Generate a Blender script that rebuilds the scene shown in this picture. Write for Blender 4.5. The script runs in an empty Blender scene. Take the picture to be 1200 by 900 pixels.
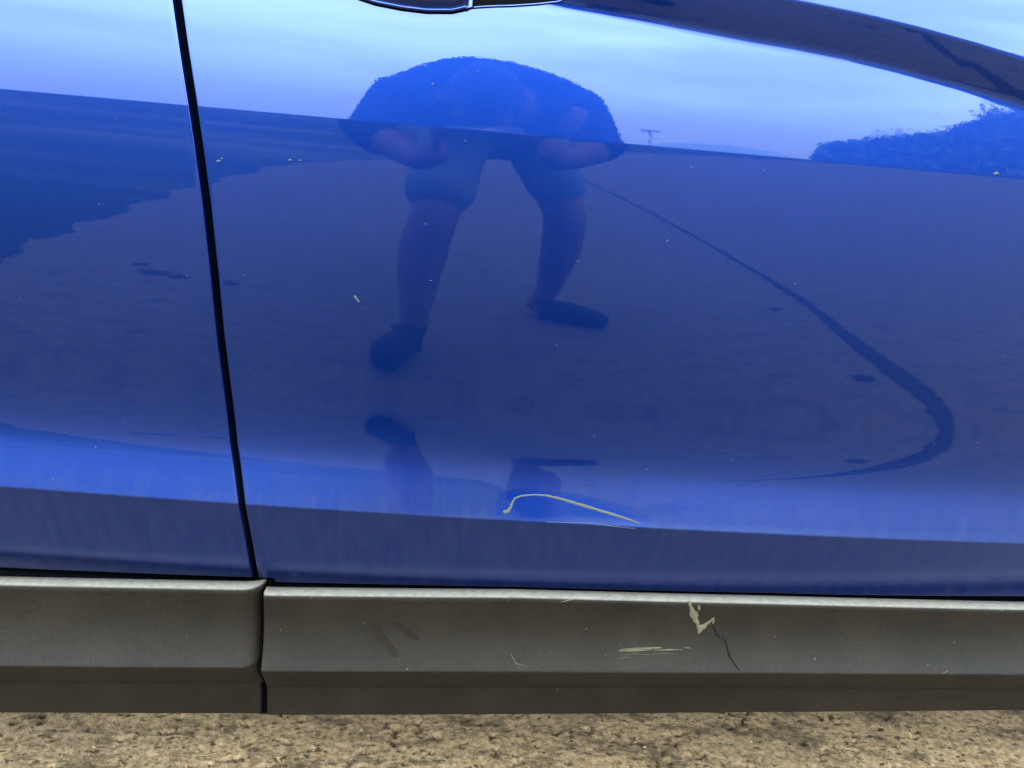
import bpy, bmesh, math, random
import numpy as np
from mathutils import Vector, Matrix
R = math.radians
random.seed(7); rng = np.random.default_rng(7)
scn = bpy.context.scene
C = scn.collection

# ------------------------------------------------------------------ camera
CAM = Vector((0, -.75, .87))
pitch, yaw, roll = R(17.5), R(5.5), R(5.0)
fw = Vector((math.sin(yaw)*math.cos(pitch), math.cos(yaw)*math.cos(pitch), -math.sin(pitch)))
r0 = Vector((math.cos(yaw), -math.sin(yaw), 0)); u0 = r0.cross(fw)
rt = r0*math.cos(roll)+u0*math.sin(roll); up = -r0*math.sin(roll)+u0*math.cos(roll)
cd = bpy.data.cameras.new('camera'); cam = bpy.data.objects.new('camera', cd); C.objects.link(cam)
cd.sensor_width = 36; cd.lens = 27.9; cd.clip_start = .004; cd.clip_end = 5000
M = Matrix(((rt.x, up.x, -fw.x, CAM.x), (rt.y, up.y, -fw.y, CAM.y), (rt.z, up.z, -fw.z, CAM.z), (0, 0, 0, 1)))
cam.matrix_world = M
scn.camera = cam

# ------------------------------------------------------------------ sky, sun, exposure
SUN_EL, SUN_AZ = R(52), R(20)
CLOUD_SHIFT = (1.7, .9, 2.3)
w = bpy.data.worlds.new('World'); scn.world = w; w.use_nodes = True
nt = w.node_tree; nt.nodes.clear()
def wn(t, **k):
    n = nt.nodes.new(t)
    for a, b in k.items(): setattr(n, a, b)
    return n
out = wn('ShaderNodeOutputWorld'); bg = wn('ShaderNodeBackground'); bg.inputs[1].default_value = .1
sky = wn('ShaderNodeTexSky', sky_type='NISHITA', sun_disc=False, sun_elevation=SUN_EL, sun_rotation=SUN_AZ)
tc = wn('ShaderNodeTexCoord'); sep = wn('ShaderNodeSeparateXYZ')
nt.links.new(tc.outputs['Generated'], sep.inputs[0])
# overcast layer: brighter towards the zenith, with long soft cloud streaks
grad = wn('ShaderNodeMapRange'); grad.inputs[1].default_value = -.02; grad.inputs[2].default_value = .30; grad.interpolation_type = 'SMOOTHSTEP'
grad.inputs[3].default_value = .50; grad.inputs[4].default_value = 1.85
nt.links.new(sep.outputs['Z'], grad.inputs[0])
mp = wn('ShaderNodeMapping'); mp.inputs['Scale'].default_value = (1, 1, 7); mp.inputs['Location'].default_value = CLOUD_SHIFT
nt.links.new(tc.outputs['Generated'], mp.inputs[0])
nz = wn('ShaderNodeTexNoise'); nz.inputs['Scale'].default_value = 1.7; nz.inputs['Detail'].default_value = 5; nz.inputs['Roughness'].default_value = .5
nt.links.new(mp.outputs[0], nz.inputs['Vector'])
cr = wn('ShaderNodeMapRange'); cr.inputs[1].default_value = .36; cr.inputs[2].default_value = .56
cr.inputs[3].default_value = .58; cr.inputs[4].default_value = .97
nt.links.new(nz.outputs[0], cr.inputs[0])
cc = wn('ShaderNodeVectorMath', operation='SCALE'); cc.inputs[0].default_value = (8.4, 12.2, 15.2)
nt.links.new(grad.outputs[0], cc.inputs['Scale'])
mx = wn('ShaderNodeMix', data_type='RGBA')
nt.links.new(cr.outputs[0], mx.inputs[0]); nt.links.new(sky.outputs[0], mx.inputs[6]); nt.links.new(cc.outputs[0], mx.inputs[7])
nt.links.new(mx.outputs[2], bg.inputs[0]); nt.links.new(bg.outputs[0], out.inputs[0])
sl = bpy.data.lights.new('sun', 'SUN'); sl.energy = .5; sl.angle = R(20); sl.color = (1, .96, .9)
so = bpy.data.objects.new('sun', sl); C.objects.link(so)
sd = Vector((math.sin(SUN_AZ)*math.cos(SUN_EL), math.cos(SUN_AZ)*math.cos(SUN_EL), math.sin(SUN_EL)))
so.rotation_euler = sd.to_track_quat('Z', 'Y').to_euler(); so.location = sd*30
scn.view_settings.view_transform = 'Standard'; scn.view_settings.look = 'None'
scn.view_settings.exposure = 2.75; scn.view_settings.gamma = 1
scn.cycles.max_bounces = 8

# ------------------------------------------------------------------ helpers
def material(name):
    m = bpy.data.materials.new(name); m.use_nodes = True
    return m, m.node_tree, m.node_tree.nodes['Principled BSDF']
def simple(name, col, rough=.6, metal=0, bump=None, **kw):
    m, t, b = material(name)
    b.inputs['Base Color'].default_value = (*col, 1); b.inputs['Roughness'].default_value = rough
    b.inputs['Metallic'].default_value = metal
    for k, v in kw.items(): b.inputs[k].default_value = v
    if bump:
        n = t.nodes.new('ShaderNodeTexNoise'); n.inputs['Scale'].default_value = bump[0]; n.inputs['Detail'].default_value = 4
        c = t.nodes.new('ShaderNodeTexCoord'); t.links.new(c.outputs['Object'], n.inputs['Vector'])
        bp = t.nodes.new('ShaderNodeBump'); bp.inputs['Strength'].default_value = bump[1]; bp.inputs['Distance'].default_value = bump[2]
        t.links.new(n.outputs[0], bp.inputs['Height']); t.links.new(bp.outputs[0], b.inputs['Normal'])
        rm = t.nodes.new('ShaderNodeMix'); rm.data_type = 'RGBA'
        rm.inputs[6].default_value = (*[x*.7 for x in col], 1); rm.inputs[7].default_value = (*[min(1, x*1.25) for x in col], 1)
        t.links.new(n.outputs[0], rm.inputs[0]); t.links.new(rm.outputs[2], b.inputs['Base Color'])
    return m
def link(name, me, mat=None, parent=None, smooth=True):
    o = bpy.data.objects.new(name, me); C.objects.link(o)
    if mat: me.materials.append(mat)
    if smooth and len(me.polygons): me.polygons.foreach_set('use_smooth', [True]*len(me.polygons))
    if parent:
        o.parent = parent
        o.matrix_parent_inverse = parent.matrix_basis.inverted()
    return o
def pyobj(name, V, F, mat=None, parent=None, smooth=True):
    me = bpy.data.meshes.new(name); me.from_pydata([tuple(v) for v in V], [], F); me.update()
    return link(name, me, mat, parent, smooth)
def bmobj(name, bm, mat=None, parent=None, smooth=True):
    me = bpy.data.meshes.new(name); bmesh.ops.recalc_face_normals(bm, faces=bm.faces[:]); bm.to_mesh(me); bm.free()
    return link(name, me, mat, parent, smooth)
def npgrid(name, P, mat=None, parent=None, mask=None, flip=False):
    """P: (rows, cols, 3) array -> quad grid mesh"""
    n, m = P.shape[:2]
    idx = np.arange(n*m).reshape(n, m)
    q = np.stack([idx[:-1, :-1], idx[:-1, 1:], idx[1:, 1:], idx[1:, :-1]], -1).reshape(-1, 4)
    if flip: q = q[:, ::-1]
    if mask is not None: q = q[mask.reshape(-1)]
    me = bpy.data.meshes.new(name)
    me.vertices.add(n*m); me.vertices.foreach_set('co', P.reshape(-1).astype(np.float32))
    me.loops.add(q.size); me.loops.foreach_set('vertex_index', q.reshape(-1).astype(np.int32))
    me.polygons.add(len(q)); me.polygons.foreach_set('loop_start', np.arange(0, q.size, 4, dtype=np.int32))
    me.update(calc_edges=True); me.validate()
    return link(name, me, mat, parent)
def tag(o, label=None, cat=None, group=None, kind=None):
    if label: o['label'] = label
    if cat: o['category'] = cat
    if group: o['group'] = group
    if kind: o['kind'] = kind
    return o
def empty(name, loc, rot=(0, 0, 0)):
    o = bpy.data.objects.new(name, None); C.objects.link(o); o.location = loc; o.rotation_euler = rot
    return o
def box(bm, a, b, M=None):
    vs = [bm.verts.new((x, y, z)) for x in (a[0], b[0]) for y in (a[1], b[1]) for z in (a[2], b[2])]
    for f in ((0, 1, 3, 2), (4, 6, 7, 5), (0, 4, 5, 1), (2, 3, 7, 6), (0, 2, 6, 4), (1, 5, 7, 3)):
        bm.faces.new([vs[i] for i in f])
    if M is not None:
        for v in vs: v.co = M @ v.co
def tube(bm, pts, rad, seg=10, M=None):
    pts = [Vector(p) for p in pts]; rings = []
    for i, p in enumerate(pts):
        d = (pts[min(i+1, len(pts)-1)]-pts[max(i-1, 0)]).normalized()
        a = d.orthogonal().normalized() if i == 0 else (a-d*a.dot(d)).normalized()
        b = d.cross(a); r = rad[i] if isinstance(rad, (list, tuple)) else rad
        rings.append([bm.verts.new(p+(a*math.cos(2*math.pi*k/seg)+b*math.sin(2*math.pi*k/seg))*r) for k in range(seg)])
    for A, B in zip(rings, rings[1:]):
        for k in range(seg): bm.faces.new((A[k], A[(k+1) % seg], B[(k+1) % seg], B[k]))
    bm.faces.new(rings[0][::-1]); bm.faces.new(rings[-1])
def sstep(a, b, x): 
    t = np.clip((x-a)/(b-a), 0, 1); return t*t*(3-2*t)
def vnoise(x, y, seed=0):
    g = np.random.default_rng(seed).random((257, 257))
    xi, yi = np.floor(x).astype(int), np.floor(y).astype(int); fx, fy = x-xi, y-yi
    fx, fy = fx*fx*(3-2*fx), fy*fy*(3-2*fy); xi %= 256; yi %= 256
    return (g[yi, xi]*(1-fx)+g[yi, xi+1]*fx)*(1-fy)+(g[yi+1, xi]*(1-fx)+g[yi+1, xi+1]*fx)*fy
def fbm(x, y, f, o=4, seed=0):
    s = 0; a = .5
    for k in range(o): s = s+a*vnoise(x*f, y*f, seed+k); f *= 2.03; a *= .5
    return s

# ------------------------------------------------------------------ materials
def mat_paint():
    m, t, b = material('blue metallic paint')
    N, L = t.nodes, t.links
    b.inputs['Base Color'].default_value = (.006, .052, .50, 1)
    b.inputs['Metallic'].default_value = .9; b.inputs['Roughness'].default_value = .40
    b.inputs['Coat Weight'].default_value = 1; b.inputs['Coat IOR'].default_value = 1.6; b.inputs['Coat Roughness'].default_value = .010
    tc = N.new('ShaderNodeTexCoord')
    # metal flake sparkle on the base coat
    vf = N.new('ShaderNodeTexVoronoi'); vf.inputs['Scale'].default_value = 1400; L.new(tc.outputs['Object'], vf.inputs['Vector'])
    fl = N.new('ShaderNodeMix'); fl.data_type = 'RGBA'; fl.inputs[6].default_value = (.00018, .0132, .100, 1); fl.inputs[7].default_value = (.00030, .0188, .138, 1)
    sx = N.new('ShaderNodeSeparateColor'); L.new(vf.outputs['Color'], sx.inputs[0]); L.new(sx.outputs[0], fl.inputs[0]); L.new(fl.outputs[2], b.inputs['Base Color'])
    # orange peel on the clear coat
    n = N.new('ShaderNodeTexNoise'); n.inputs['Scale'].default_value = 380; n.inputs['Detail'].default_value = 1.5
    L.new(tc.outputs['Object'], n.inputs['Vector'])
    n2 = N.new('ShaderNodeTexNoise'); n2.inputs['Scale'].default_value = 22; n2.inputs['Detail'].default_value = 1
    L.new(tc.outputs['Object'], n2.inputs['Vector'])
    ad = N.new('ShaderNodeMath'); ad.operation = 'MULTIPLY_ADD'; ad.inputs[1].default_value = 2.0
    L.new(n2.outputs[0], ad.inputs[0]); L.new(n.outputs[0], ad.inputs[2])
    bp = N.new('ShaderNodeBump'); bp.inputs['Strength'].default_value = 1; bp.inputs['Distance'].default_value = .0000075
    L.new(ad.outputs[0], bp.inputs['Height']); L.new(bp.outputs[0], b.inputs['Coat Normal'])
    # film of dust: faint everywhere, runs and streaks on the flank below the lower crease, fine specks
    du = N.new('ShaderNodeBsdfDiffuse'); du.inputs['Color'].default_value = (.075, .062, .052, 1)
    sp = N.new('ShaderNodeSeparateXYZ'); L.new(tc.outputs['Object'], sp.inputs[0])
    lo = N.new('ShaderNodeMapRange'); lo.interpolation_type = 'SMOOTHSTEP'; lo.inputs[1].default_value = .53; lo.inputs[2].default_value = .455; lo.inputs[3].default_value = .0; lo.inputs[4].default_value = 1
    L.new(sp.outputs['Z'], lo.inputs[0])
    mp = N.new('ShaderNodeMapping'); mp.inputs['Scale'].default_value = (1, 1, .10); L.new(tc.outputs['Object'], mp.inputs[0])
    ns = N.new('ShaderNodeTexNoise'); ns.inputs['Scale'].default_value = 110; ns.inputs['Detail'].default_value = 5; ns.inputs['Roughness'].default_value = .6; L.new(mp.outputs[0], ns.inputs['Vector'])
    sr = N.new('ShaderNodeMapRange'); sr.inputs[1].default_value = .35; sr.inputs[2].default_value = .75; sr.inputs[3].default_value = .012; sr.inputs[4].default_value = .075
    L.new(ns.outputs[0], sr.inputs[0])
    ml = N.new('ShaderNodeMath'); ml.operation = 'MULTIPLY'; L.new(lo.outputs[0], ml.inputs[0]); L.new(sr.outputs[0], ml.inputs[1])
    nb = N.new('ShaderNodeTexNoise'); nb.inputs['Scale'].default_value = 5; nb.inputs['Detail'].default_value = 6; L.new(tc.outputs['Object'], nb.inputs['Vector'])
    br = N.new('ShaderNodeMapRange'); br.inputs[1].default_value = .35; br.inputs[2].default_value = .75; br.inputs[3].default_value = .000; br.inputs[4].default_value = .006
    L.new(nb.outputs[0], br.inputs[0])
    fa = N.new('ShaderNodeAttribute'); fa.attribute_name = 'road_film'
    fn = N.new('ShaderNodeMapRange'); fn.inputs[1].default_value = .3; fn.inputs[2].default_value = .7; fn.inputs[3].default_value = .035; fn.inputs[4].default_value = .075
    L.new(ns.outputs[0], fn.inputs[0])
    fm = N.new('ShaderNodeMath'); fm.operation = 'MULTIPLY'; L.new(fa.outputs['Fac'], fm.inputs[0]); L.new(fn.outputs[0], fm.inputs[1])
    fs = N.new('ShaderNodeMath'); fs.operation = 'ADD'; L.new(ml.outputs[0], fs.inputs[0]); L.new(fm.outputs[0], fs.inputs[1])
    a1 = N.new('ShaderNodeMath'); a1.operation = 'ADD'; L.new(fs.outputs[0], a1.inputs[0]); L.new(br.outputs[0], a1.inputs[1])
    ra = N.new('ShaderNodeAttribute'); ra.attribute_name = 'rubbed'
    rk = N.new('ShaderNodeMapRange'); rk.inputs[3].default_value = 1; rk.inputs[4].default_value = .04; L.new(ra.outputs['Fac'], rk.inputs[0])
    a2 = N.new('ShaderNodeMath'); a2.operation = 'MULTIPLY'; L.new(a1.outputs[0], a2.inputs[0]); L.new(rk.outputs[0], a2.inputs[1]); a1 = a2
    v = N.new('ShaderNodeTexVoronoi'); v.inputs['Scale'].default_value = 95; L.new(tc.outputs['Object'], v.inputs['Vector'])
    vs = N.new('ShaderNodeSeparateColor'); L.new(v.outputs['Color'], vs.inputs[0])
    rad = N.new('ShaderNodeMapRange'); rad.inputs[1].default_value = .82; rad.inputs[2].default_value = 1; rad.inputs[3].default_value = 0; rad.inputs[4].default_value = .10
    L.new(vs.outputs[0], rad.inputs[0])
    cro = N.new('ShaderNodeMapRange'); cro.inputs[1].default_value = .482; cro.inputs[2].default_value = .468; cro.inputs[3].default_value = .010; cro.inputs[4].default_value = .22
    L.new(sp.outputs['Z'], cro.inputs[0]); L.new(cro.outputs[0], b.inputs['Coat Roughness'])
    lt = N.new('ShaderNodeMath'); lt.operation = 'LESS_THAN'; L.new(v.outputs['Distance'], lt.inputs[0]); L.new(rad.outputs[0], lt.inputs[1])
    sm = N.new('ShaderNodeMath'); sm.operation = 'MULTIPLY'; sm.inputs[1].default_value = .5; L.new(lt.outputs[0], sm.inputs[0])
    mxm = N.new('ShaderNodeMath'); mxm.operation = 'MAXIMUM'; L.new(a1.outputs[0], mxm.inputs[0]); L.new(sm.outputs[0], mxm.inputs[1])
    ms = N.new('ShaderNodeMixShader'); L.new(mxm.outputs[0], ms.inputs[0]); L.new(b.outputs[0], ms.inputs[1]); L.new(du.outputs[0], ms.inputs[2])
    L.new(ms.outputs[0], N['Material Output'].inputs[0])
    return m
PAINT = mat_paint()

def mat_cladding():
    m, t, b = material('grey grained plastic')
    N, L = t.nodes, t.links
    tc = N.new('ShaderNodeTexCoord')
    n = N.new('ShaderNodeTexNoise'); n.inputs['Scale'].default_value = 480; n.inputs['Detail'].default_value = 4; n.inputs['Roughness'].default_value = .7; L.new(tc.outputs['Object'], n.inputs['Vector'])
    bp = N.new('ShaderNodeBump'); bp.inputs['Strength'].default_value = .5; bp.inputs['Distance'].default_value = .0003
    L.new(n.outputs[0], bp.inputs['Height']); L.new(bp.outputs[0], b.inputs['Normal'])
    n2 = N.new('ShaderNodeTexNoise'); n2.inputs['Scale'].default_value = 9; n2.inputs['Detail'].default_value = 6; n2.inputs['Roughness'].default_value = .65; L.new(tc.outputs['Object'], n2.inputs['Vector'])
    mx = N.new('ShaderNodeMix'); mx.data_type = 'RGBA'; mx.inputs[6].default_value = (.0165, .0094, .0051, 1); mx.inputs[7].default_value = (.0275, .0158, .0086, 1)
    mr = N.new('ShaderNodeMapRange'); mr.inputs[1].default_value = .3; mr.inputs[2].default_value = .7; L.new(n2.outputs[0], mr.inputs[0]); L.new(mr.outputs[0], mx.inputs[0])
    n3 = N.new('ShaderNodeMix'); n3.data_type = 'RGBA'; n3.blend_type = 'MULTIPLY'; n3.inputs[0].default_value = .9
    L.new(mx.outputs[2], n3.inputs[6]); L.new(n.outputs[0], n3.inputs[7])
    v = N.new('ShaderNodeTexVoronoi'); v.inputs['Scale'].default_value = 120; L.new(tc.outputs['Object'], v.inputs['Vector'])
    vs = N.new('ShaderNodeSeparateColor'); L.new(v.outputs['Color'], vs.inputs[0])
    rad = N.new('ShaderNodeMapRange'); rad.inputs[1].default_value = .80; rad.inputs[2].default_value = 1; rad.inputs[3].default_value = 0; rad.inputs[4].default_value = .13
    L.new(vs.outputs[0], rad.inputs[0])
    lt = N.new('ShaderNodeMath'); lt.operation = 'LESS_THAN'; L.new(v.outputs['Distance'], lt.inputs[0]); L.new(rad.outputs[0], lt.inputs[1])
    m5 = N.new('ShaderNodeMath'); m5.operation = 'MULTIPLY'; m5.inputs[1].default_value = .6; L.new(lt.outputs[0], m5.inputs[0])
    m4 = N.new('ShaderNodeMix'); m4.data_type = 'RGBA'; m4.inputs[7].default_value = (.07, .055, .04, 1)
    L.new(m5.outputs[0], m4.inputs[0]); L.new(n3.outputs[2], m4.inputs[6])
    # dust on what faces up, lightened to carry the ledge's sky highlight
    ge = N.new('ShaderNodeNewGeometry'); sp = N.new('ShaderNodeSeparateXYZ'); L.new(ge.outputs['Normal'], sp.inputs[0])
    ur = N.new('ShaderNodeMapRange'); ur.inputs[1].default_value = .62; ur.inputs[2].default_value = .95; L.new(sp.outputs['Z'], ur.inputs[0])
    dn = N.new('ShaderNodeTexNoise'); dn.inputs['Scale'].default_value = 160; dn.inputs['Detail'].default_value = 5; L.new(tc.outputs['Object'], dn.inputs['Vector'])
    dr = N.new('ShaderNodeMapRange'); dr.inputs[1].default_value = .3; dr.inputs[2].default_value = .6; dr.inputs[3].default_value = .72; L.new(dn.outputs[0], dr.inputs[0])
    dmul = N.new('ShaderNodeMath'); dmul.operation = 'MULTIPLY'; L.new(ur.outputs[0], dmul.inputs[0]); L.new(dr.outputs[0], dmul.inputs[1])
    m6 = N.new('ShaderNodeMix'); m6.data_type = 'RGBA'; m6.inputs[7].default_value = (.135, .098, .069, 1)
    L.new(dmul.outputs[0], m6.inputs[0]); L.new(m4.outputs[2], m6.inputs[6]); L.new(m6.outputs[2], b.inputs['Base Color'])
    b.inputs['Roughness'].default_value = .55; b.inputs['Specular IOR Level'].default_value = .08
    return m
CLAD = mat_cladding()

def mat_concrete():
    m, t, b = material('worn tan concrete')
    N, L = t.nodes, t.links
    tc = N.new('ShaderNodeTexCoord')
    def noise(s, d=5, r=.6, sc=None):
        n = N.new('ShaderNodeTexNoise'); n.inputs['Scale'].default_value = s; n.inputs['Detail'].default_value = d; n.inputs['Roughness'].default_value = r
        if sc:
            mp = N.new('ShaderNodeMapping'); mp.inputs['Scale'].default_value = sc; L.new(tc.outputs['Object'], mp.inputs[0]); L.new(mp.outputs[0], n.inputs['Vector'])
        else: L.new(tc.outputs['Object'], n.inputs['Vector'])
        return n
    def ramp(src, a, b_, lo=0, hi=1):
        r = N.new('ShaderNodeMapRange'); r.inputs[1].default_value = a; r.inputs[2].default_value = b_; r.inputs[3].default_value = lo; r.inputs[4].default_value = hi
        L.new(src.outputs[0], r.inputs[0]); return r
    def mix(f, A, B, mode='MIX'):
        x = N.new('ShaderNodeMix'); x.data_type = 'RGBA'; x.blend_type = mode
        L.new(f.outputs[0], x.inputs[0])
        for k, s in ((6, A), (7, B)):
            if isinstance(s, tuple): x.inputs[k].default_value = (*s, 1)
            else: L.new(s.outputs[2], x.inputs[k])
        return x
    big = mix(ramp(noise(1.3, 6), .35, .65), (.345, .188, .088), (.47, .262, .130))
    fine = mix(ramp(noise(90, 7, .8), .40, .62, 0, 1), big, (.125, .064, .027))
    blot = mix(ramp(noise(17, 7, .78, (.55, 1.3, 1)), .49, .60, 0, .85), fine, (.055, .031, .014))
    wet = mix(ramp(noise(2.4, 7, .65, (.8, 1.5, 1)), .50, .68, 0, .42), blot, (.13, .078, .04))
    pits = mix(ramp(noise(110, 4, .65, (.6, 1, 1)), .575, .63, 0, .9), wet, (.03, .019, .010))
    # light balance put in colour: open concrete dimmed, strip under the car kept bright
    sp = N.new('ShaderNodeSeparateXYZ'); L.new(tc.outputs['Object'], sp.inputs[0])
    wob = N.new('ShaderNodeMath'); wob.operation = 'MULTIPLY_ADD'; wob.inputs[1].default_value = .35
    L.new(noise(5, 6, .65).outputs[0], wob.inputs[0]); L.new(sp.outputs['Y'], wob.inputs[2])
    dimmed = mix(ramp(wob, .16, .03, 0, 1), pits, (.19, .255, .385), 'MULTIPLY')
    dimmed = mix(ramp(wob, .16, .03, 0, .42), dimmed, (.056, .042, .030))      # one flat tone evens out the dimmed part
    L.new(dimmed.outputs[2], b.inputs['Base Color']); b.inputs['Roughness'].default_value = .9; b.inputs['Specular IOR Level'].default_value = .12
    bp = N.new('ShaderNodeBump'); bp.inputs['Strength'].default_value = .8; bp.inputs['Distance'].default_value = .003
    L.new(noise(170, 5, .7).outputs[0], bp.inputs['Height']); L.new(bp.outputs[0], b.inputs['Normal'])
    return m
CONC = mat_concrete()
BLACK = simple('black rubber', (.0012, .0012, .0012), .8, **{'Specular IOR Level': .04})
SHADOWBLACK = simple('shadow black steel', (.0012, .0012, .0013), .9, **{'Specular IOR Level': .02})  # shade of gaps and recesses put into a near-black colour
GLASS = simple('tinted glass', (.01, .012, .014), .03)
TRIM = simple('black satin trim', (.0014, .0014, .0015), .6, **{'Specular IOR Level': .08})
TYRE = simple('tyre rubber', (.004, .004, .004), .8, bump=(90, .4, .002))
ALLOY = simple('alloy', (.3, .3, .32), .3, 1)

# ------------------------------------------------------------------ setting: ground, verge, hill
def ground():
    xs = np.concatenate([-np.geomspace(900, .72, 40), np.arange(-.70, .90, .0035), np.geomspace(.92, 900, 40)])
    ys = np.concatenate([-np.geomspace(900, .06, 46), np.arange(-.05, .46, .0028), np.geomspace(.48, 900, 36)])
    X, Y = np.meshgrid(xs, ys)
    win = sstep(-.72, -.62, X)*(1-sstep(.8, .9, X))*sstep(-.06, 0, Y)*(1-sstep(.4, .46, Y))
    h = (fbm(X+5, Y+5, 30, 5, 1)-.48)*.002+(fbm(X+9, Y+5, 110, 3, 21)-.45)*.0014
    p = fbm(X+3, Y+7, 62, 3, 41); h = h-np.clip(p-.60, 0, 1)*.05
    Z = h*win
    o = npgrid('ground', np.stack([X, Y, Z], -1), CONC); tag(o, kind='structure'); return o
GROUND = ground()
# ragged tar line crossing the concrete
def tar():
    V, F = [], []
    pts = [(1.365, -.74), (1.37, -.80), (1.35, -1.0), (1.345, -1.3), (1.37, -1.7), (1.36, -2.1), (1.33, -2.6), (1.30, -3.1), (1.24, -3.7), (1.17, -4.3), (1.06, -5.2), (.95, -6.2)]
    wid = [.014, .032, .038, .028, .018, .014, .012, .012, .011, .010, .009, .008]
    q = np.linspace(0, len(pts)-1, 620); i = np.arange(len(pts))
    px = np.interp(q, i, [p[0] for p in pts]); py = np.interp(q, i, [p[1] for p in pts]); pw = np.interp(q, i, wid)
    for k in range(len(q)):
        a = pw[k]*(.65+.8*random.random()); b = pw[k]*(.65+.8*random.random())
        V += [(px[k]-a, py[k], .004), (px[k]+b, py[k], .004)]
    for k in range(len(q)-1): F.append((2*k, 2*k+1, 2*k+3, 2*k+2))
    for cx, cy, r in ((1.22, -.97, .022), (1.20, -1.6, .015), (-.95, -1.52, .03), (-.86, -1.50, .02), (-.7, -1.47, .025), (-1.02, -1.6, .018)):
        n = len(V); V += [(cx+r*(1.5+.6*random.random())*math.cos(a*.785), cy+r*(.6+.5*random.random())*math.sin(a*.785), .004) for a in range(8)]; F.append(tuple(range(n, n+8)))
    pyobj('tar_line', V, F, simple('tar', (.010, .009, .008), .9, **{'Specular IOR Level': .05}), GROUND)
tar()
def mat_verge():
    m, t, b = material('rough grass'); N, L = t.nodes, t.links
    tc = N.new('ShaderNodeTexCoord'); mp = N.new('ShaderNodeMapping'); mp.inputs['Scale'].default_value = (.25, 1.2, 1); L.new(tc.outputs['Object'], mp.inputs[0])
    n = N.new('ShaderNodeTexNoise'); n.inputs['Scale'].default_value = .9; n.inputs['Detail'].default_value = 8; L.new(mp.outputs[0], n.inputs['Vector'])
    mx = N.new('ShaderNodeMix'); mx.data_type = 'RGBA'; mx.inputs[6].default_value = (.007, .011, .006, 1); mx.inputs[7].default_value = (.05, .045, .03, 1)
    mr = N.new('ShaderNodeMapRange'); mr.inputs[1].default_value = .5; mr.inputs[2].default_value = .72; L.new(n.outputs[0], mr.inputs[0]); L.new(mr.outputs[0], mx.inputs[0])
    L.new(mx.outputs[2], b.inputs['Base Color']); b.inputs['Roughness'].default_value = .95; b.inputs['Specular IOR Level'].default_value = .05
    return m
def verge():
    V = []
    edge = [(-1.28, 3), (-1.27, -.4), (-1.25, -1.0), (-1.47, -1.5), (-1.45, -2.3), (-1.40, -3.3), (-1.18, -4.6), (-.8, -5.2), (-.2, -5.8), (.6, -6.8), (2, -8.6), (4, -9.6), (7, -10.4), (14, -11), (40, -12)]
    e = []
    for (a, b), (c, d) in zip(edge, edge[1:]):
        for k in range(160):
            f = k/160; wv = .035*math.sin(k*.09)+.007*math.sin(k*.29) if b > -4.6 else 0; e.append((a+(c-a)*f+wv+(random.uniform(-.006, .006) if b > -4.6 else 0), b+(d-b)*f+(0 if b > -4.6 else random.uniform(-.05, .05))))
    ea = [p for p in e if p[1] > -4.6]; eb = [p for p in e if p[1] <= -4.6]
    V, F = [], []
    for pts, far in ((ea, lambda p: (-90, p[1], .004)), ([(-90, -4.6)]+[(ea[-1][0], ea[-1][1])]+eb, lambda p: (p[0], -90, .004))):
        n = len(V)
        for p in pts: V += [(p[0], p[1], .004), far(p)]
        F += [(n+2*k, n+2*k+1, n+2*k+3, n+2*k+2) for k in range(len(pts)-1)]
    tag(pyobj('grass_verge', V, F, mat_verge(), None, False), kind='structure')
verge()
def hill():
    V, F = [], []
    n = 40
    for k in range(n+1):
        az = R(14+14*k/n); h = 6+10*math.sin(math.pi*min(1, k/n*1.1))**.7*(.8+.3*vnoise(np.array(k*.35), np.array(1.5), 3))
        for dist, z in ((330, 0), (380, h*.8), (420, h), (480, 0)): V.append((dist*math.sin(az), -dist*math.cos(az), z))
    for k in range(n):
        for j in range(3): F.append((4*k+j, 4*k+j+1, 4*k+5+j, 4*k+4+j))
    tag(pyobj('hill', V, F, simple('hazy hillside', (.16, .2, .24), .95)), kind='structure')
hill()
# loose grit on the concrete below the sill
def grit():
    bm = bmesh.new()
    for k in range(260):
        x, y = random.uniform(-.6, .85), random.uniform(.06, .34); s = random.choice((.0007, .0009, .0012, .0018))*random.uniform(.7, 1.3)
        bmesh.ops.create_icosphere(bm, subdivisions=1, radius=s, matrix=Matrix.Translation((x, y, s*.5)) @ Matrix.Rotation(random.random()*6, 4, 'Z') @ Matrix.Diagonal((1.4, .9, .7, 1)))
    o = bmobj('grit', bm, simple('stone grit', (.26, .15, .075), .9), None, False); tag(o, kind='stuff', label='fine loose grit lying on the concrete under the sill', cat='grit')
grit()

# ------------------------------------------------------------------ car side surface
ZK = .869
def zB(x): return .472-.02*x
TT = np.array([0, .05, .087, .126, .139, .155, .179, .213, .272, .34, .417, .563, .806, 1])
TH = np.array([12.1, 11.8, 11.0, 8.4, 6.2, 3.8, .8, -2.3, -5.8, -8.0, -8.5, -7.2, -4.4, -2.3])
def pchip(x, y, q):
    h = np.diff(x); d = np.diff(y)/h; n = len(x); m = np.zeros(n)
    for i in range(1, n-1):
        if d[i-1]*d[i] > 0:
            w1 = 2*h[i]+h[i-1]; w2 = h[i]+2*h[i-1]; m[i] = (w1+w2)/(w1/d[i-1]+w2/d[i])
    m[0] = d[0]; m[-1] = d[-1]
    k = np.clip(np.searchsorted(x, q)-1, 0, n-2); u = (q-x[k])/h[k]
    return ((1+2*u)*(1-u)**2*y[k]+u*(1-u)**2*h[k]*m[k]+u*u*(3-2*u)*y[k+1]+u*u*(u-1)*h[k]*m[k+1])
tq = np.linspace(0, 1, 500); thq = pchip(TT, TH, tq)
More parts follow.
